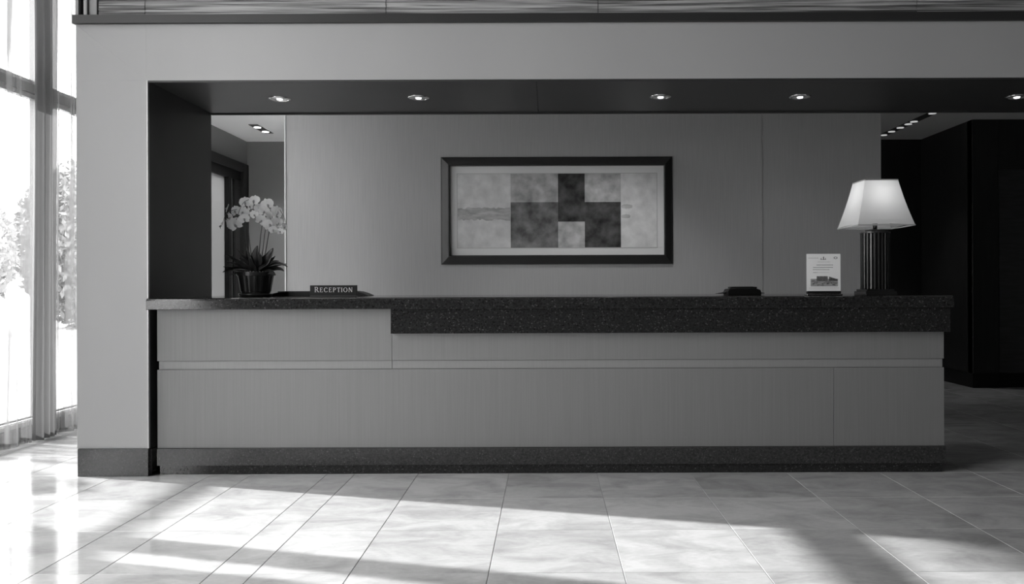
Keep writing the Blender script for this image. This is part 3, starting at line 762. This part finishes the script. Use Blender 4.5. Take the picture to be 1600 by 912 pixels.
for (x1, y1, x2, y2, w, d) in ((398, 405, 405, 384, .034, -.03), (418, 412, 430, 388, .040, -.04), (424, 420, 437, 430, .022, -.09), (392, 410, 383, 391, .024, .02),
                               (378, 412, 357, 396, .016, -.05), (376, 412, 353, 425, .014, -.06), (432, 402, 452, 417, .013, -.04), (436, 414, 444, 424, .016, .0),
                               (380, 402, 375, 398, .018, .05), (412, 410, 424, 402, .022, .05), (385, 425, 370, 422, .02, -.10), (366, 420, 347, 416, .009, .02),
                               (408, 418, 425, 414, .018, -.09), (396, 412, 394, 395, .02, .06), (384, 414, 366, 408, .018, .0), (400, 420, 398, 402, .022, -.09), (388, 408, 372, 388, .010, -.03),
                               (382, 416, 360, 408, .010, -.06), (390, 404, 379, 404, .012, -.07), (424, 406, 440, 408, .011, -.06), (428, 414, 448, 412, .009, .0), (394, 410, 389, 386, .014, -.04),
                               (386, 420, 364, 430, .010, -.07), (418, 416, 432, 400, .018, -.02), (410, 408, 411, 396, .026, -.06)):
    leaf(base + Vector((rnd.uniform(-.03, .03), rnd.uniform(-.02, .02), -.02)), P(x1, y1, d * .6), P(x2, y2, d), w)
# flower stems
stems = [[(397, 424, 0), (391, 385, .0), (388, 350, -.01), (384, 330, -.02), (372, 328, -.04), (358, 335, -.05), (352, 352, -.05)],
         [(403, 424, 0), (406, 375, .01), (409, 345, .01), (405, 318, .0), (395, 312, -.03), (384, 320, -.06), (376, 345, -.08)],
         [(407, 424, 0), (413, 372, .0), (417, 345, .0), (424, 322, -.01), (437, 326, -.02), (447, 342, -.03), (450, 356, -.03)],
         [(409, 424, 0), (416, 375, .03), (419, 350, .03), (414, 325, .03), (420, 316, .02), (432, 330, -.01), (436, 348, -.02)],
         [(392, 424, 0), (388, 395, .0), (383, 365, .01), (383, 350, .02), (378, 338, .02), (366, 332, 0), (360, 328, 0)]]
for st in stems:
    c = [P(x, y, d) for x, y, d in st]; pts = []
    for i in range(len(c) - 1):
        a = c[max(i-1, 0)]; b = c[i]; e = c[i+1]; f = c[min(i+2, len(c)-1)]
        for q in range(5):
            t = q / 5; pts.append(.5 * ((2*b) + (e-a)*t + (2*a-5*b+4*e-f)*t*t + (3*b-a-3*e+f)*t**3))
    pts.append(c[-1]); bm = bmesh.new(); tube(bm, pts, [.0032 - .0018 * i / len(pts) for i in range(len(pts))], 6); obj('flower_stem', bm, M['stem'], orc, smooth=True)
def petal(bm, ang, L, w, cup, tip=1.0):
    n = 7; rows = []
    for i in range(n + 1):
        t = i / n; r = L * t; ww = w * math.sin(math.pi * (t * .88 + .07)) ** (.55 if w > .018 else .9)
        y = -cup * t * t + cup * .5 * t
        rw = []
        for s in (-1, -.5, 0, .5, 1):
            x = s * ww; rw.append(bm.verts.new((x * math.cos(ang) + r * math.sin(ang), y - .25 * ww * s * s * .6, -x * math.sin(ang) + r * math.cos(ang))))
        rows.append(rw)
    for a, b in zip(rows, rows[1:]):
        for j in range(4): bm.faces.new((a[j], a[j+1], b[j+1], b[j]))
def flower_meshes():
    bm = bmesh.new()
    for a in (0, 2.3, -2.3): petal(bm, a, .036, .013, .004)
    for v in bm.verts: v.co.y += .003
    for a in (1.25, -1.25): petal(bm, a, .037, .024, -.004)
    bmesh.ops.recalc_face_normals(bm, faces=bm.faces); me = bpy.data.meshes.new('flower'); bm.to_mesh(me); bm.free(); me.materials.append(M['petal'])
    bm = bmesh.new(); bmesh.ops.create_icosphere(bm, subdivisions=2, radius=.006)
    for v in bm.verts: v.co.z = v.co.z * 1.5 - .006; v.co.y -= .007
    petal(bm, math.pi, .02, .006, .01)
    bmesh.ops.recalc_face_normals(bm, faces=bm.faces); ml = bpy.data.meshes.new('lip'); bm.to_mesh(ml); bm.free(); ml.materials.append(M['lip'])
    for m_ in (me, ml):
        for p in m_.polygons: p.use_smooth = True
    return me, ml
fm, lm = flower_meshes()
fls = [(387, 317, 1.0, .1), (403, 315, 1.0, -.2), (421, 320, 1.05, .4), (436, 332, 1.1, .9), (371, 330, .95, -.4), (384, 332, 1.0, 0), (402, 336, .8, -.2), (388, 343, .9, .3),
       (373, 351, 1.25, 0), (361, 350, 1.0, -.9), (359, 326, .8, -1.1), (413, 345, 1.0, .9), (425, 352, 1.1, .7), (439, 349, 1.0, .8), (441, 362, .6, .3), (449, 355, .7, 1.2),
       (352, 354, .7, -1.2), (429, 340, 1.0, 1.0), (417, 331, .95, .6), (395, 323, .8, -.6), (409, 326, .8, .8), (432, 360, .7, .5), (365, 340, .9, -.8)]
for i, (x, y, s, yaw) in enumerate(fls):
    o = bpy.data.objects.new('flower', fm); COL.objects.link(o); o.parent = orc
    o.location = P(x, y, -.03 - .05 * rnd.random()); o.scale = (s * 1.2,) * 3
    o.rotation_euler = (R(rnd.uniform(-20, 25)), R(rnd.uniform(-25, 25)), yaw)
    q = bpy.data.objects.new('lip', lm); COL.objects.link(q); q.parent = o

# ------------------------------------------------------------------ outdoors
gr_ = B('ground', -60, -4.3, -30, 70, -.2, -.1, M['paving']); gr_.name = 'ground'; struct(gr_, 'bright paving outside the window', 'ground')
def foliage(bm, c, rad, n, s, rnd):
    for _ in range(n):
        while True:
            p = Vector((rnd.uniform(-1, 1), rnd.uniform(-1, 1), rnd.uniform(-1, 1)))
            if p.length < 1: break
        q = Vector((c[0] + p.x * rad[0], c[1] + p.y * rad[1], c[2] + p.z * rad[2]))
        a = Vector((rnd.gauss(0, 1), rnd.gauss(0, 1), rnd.gauss(0, 1))).normalized(); b = a.orthogonal().normalized()
        L = s * rnd.uniform(.7, 1.3)
        bm.faces.new([bm.verts.new(q - a * L), bm.verts.new(q - b * L * .4), bm.verts.new(q + a * L), bm.verts.new(q + b * L * .4)])
def shrub(name, x, y, h, r, n, s, label, cat, seed, m, trunk_h=None, cz=None, rz=None, group=None, ry=None):
    t = thing(name, label, cat, (x, y, -.1), group); rnd = random.Random(seed)
    bm = bmesh.new(); foliage(bm, (0, 0, cz or h / 2), (r, ry or r * 1.1, rz or h / 2), n, s, rnd); o = obj('foliage', bm, m, t); o['kind'] = 'stuff'
    bm = bmesh.new(); tube(bm, [(0, 0, 0), (.02, .02, (trunk_h or h * .4))], [.05 + h * .01, .03], 8); obj('trunk', bm, M['bark'], t)
for i, (y, h, n_, sz, lb) in enumerate(((4.12, 2.42, 5200, .07, 'dense leafy shrub outside the window, nearest the camera'), (5.08, 2.55, 4600, .07, 'second dense shrub from the camera along the garden rail'),
                                 (6.05, 2.25, 2300, .065, 'loose sunlit shrub below the garden rail, third from the camera'))):
    shrub('garden_shrub', -7.0, y, h, .37, n_, sz, lb, 'shrub', 20 + i, M['foliage'], group='shrubs along the garden rail')
rl = thing('added_garden_rail', 'pale garden rail on posts out of view, added to cast the narrow floor shadow', 'fence', (-7.6, 6.0, -.1))  # unseen rail, set where it casts the narrow shadow band by the column
B('rail', -7.64, -7.56, 3.2, 6.9, 2.70, 2.79, M['facade'], rl)
for y in (3.3, 6.8): B('post', -7.63, -7.57, y - .03, y + .03, -.1, 2.70, M['facade'], rl)
shrub('sun_block_tree', -15.0, 10.6, 13.0, 1.3, 10000, .22, 'broad dense tree added out of view, left of the window, to block the sun', 'tree', 31, M['foliage_dark'], trunk_h=9, cz=10.85, rz=2.35, ry=4.6)  # unseen tree added to cut off the sunlight on the right floor
where = ['nearest', 'second nearest', 'third nearest', 'middle', 'third farthest', 'second farthest', 'farthest']
for i in range(7):
    shrub('distant_bush', -15.0 - (i % 2) * 1.5, 17 + i * 4.6, 3.6 + (i % 3) * .9, 1.9, 7500, .15, 'pale out-of-focus bush beyond the sheer curtain, ' + where[i] + ' of the row', 'bush', 40 + i, M['bush'], group='bushes seen through the curtains')
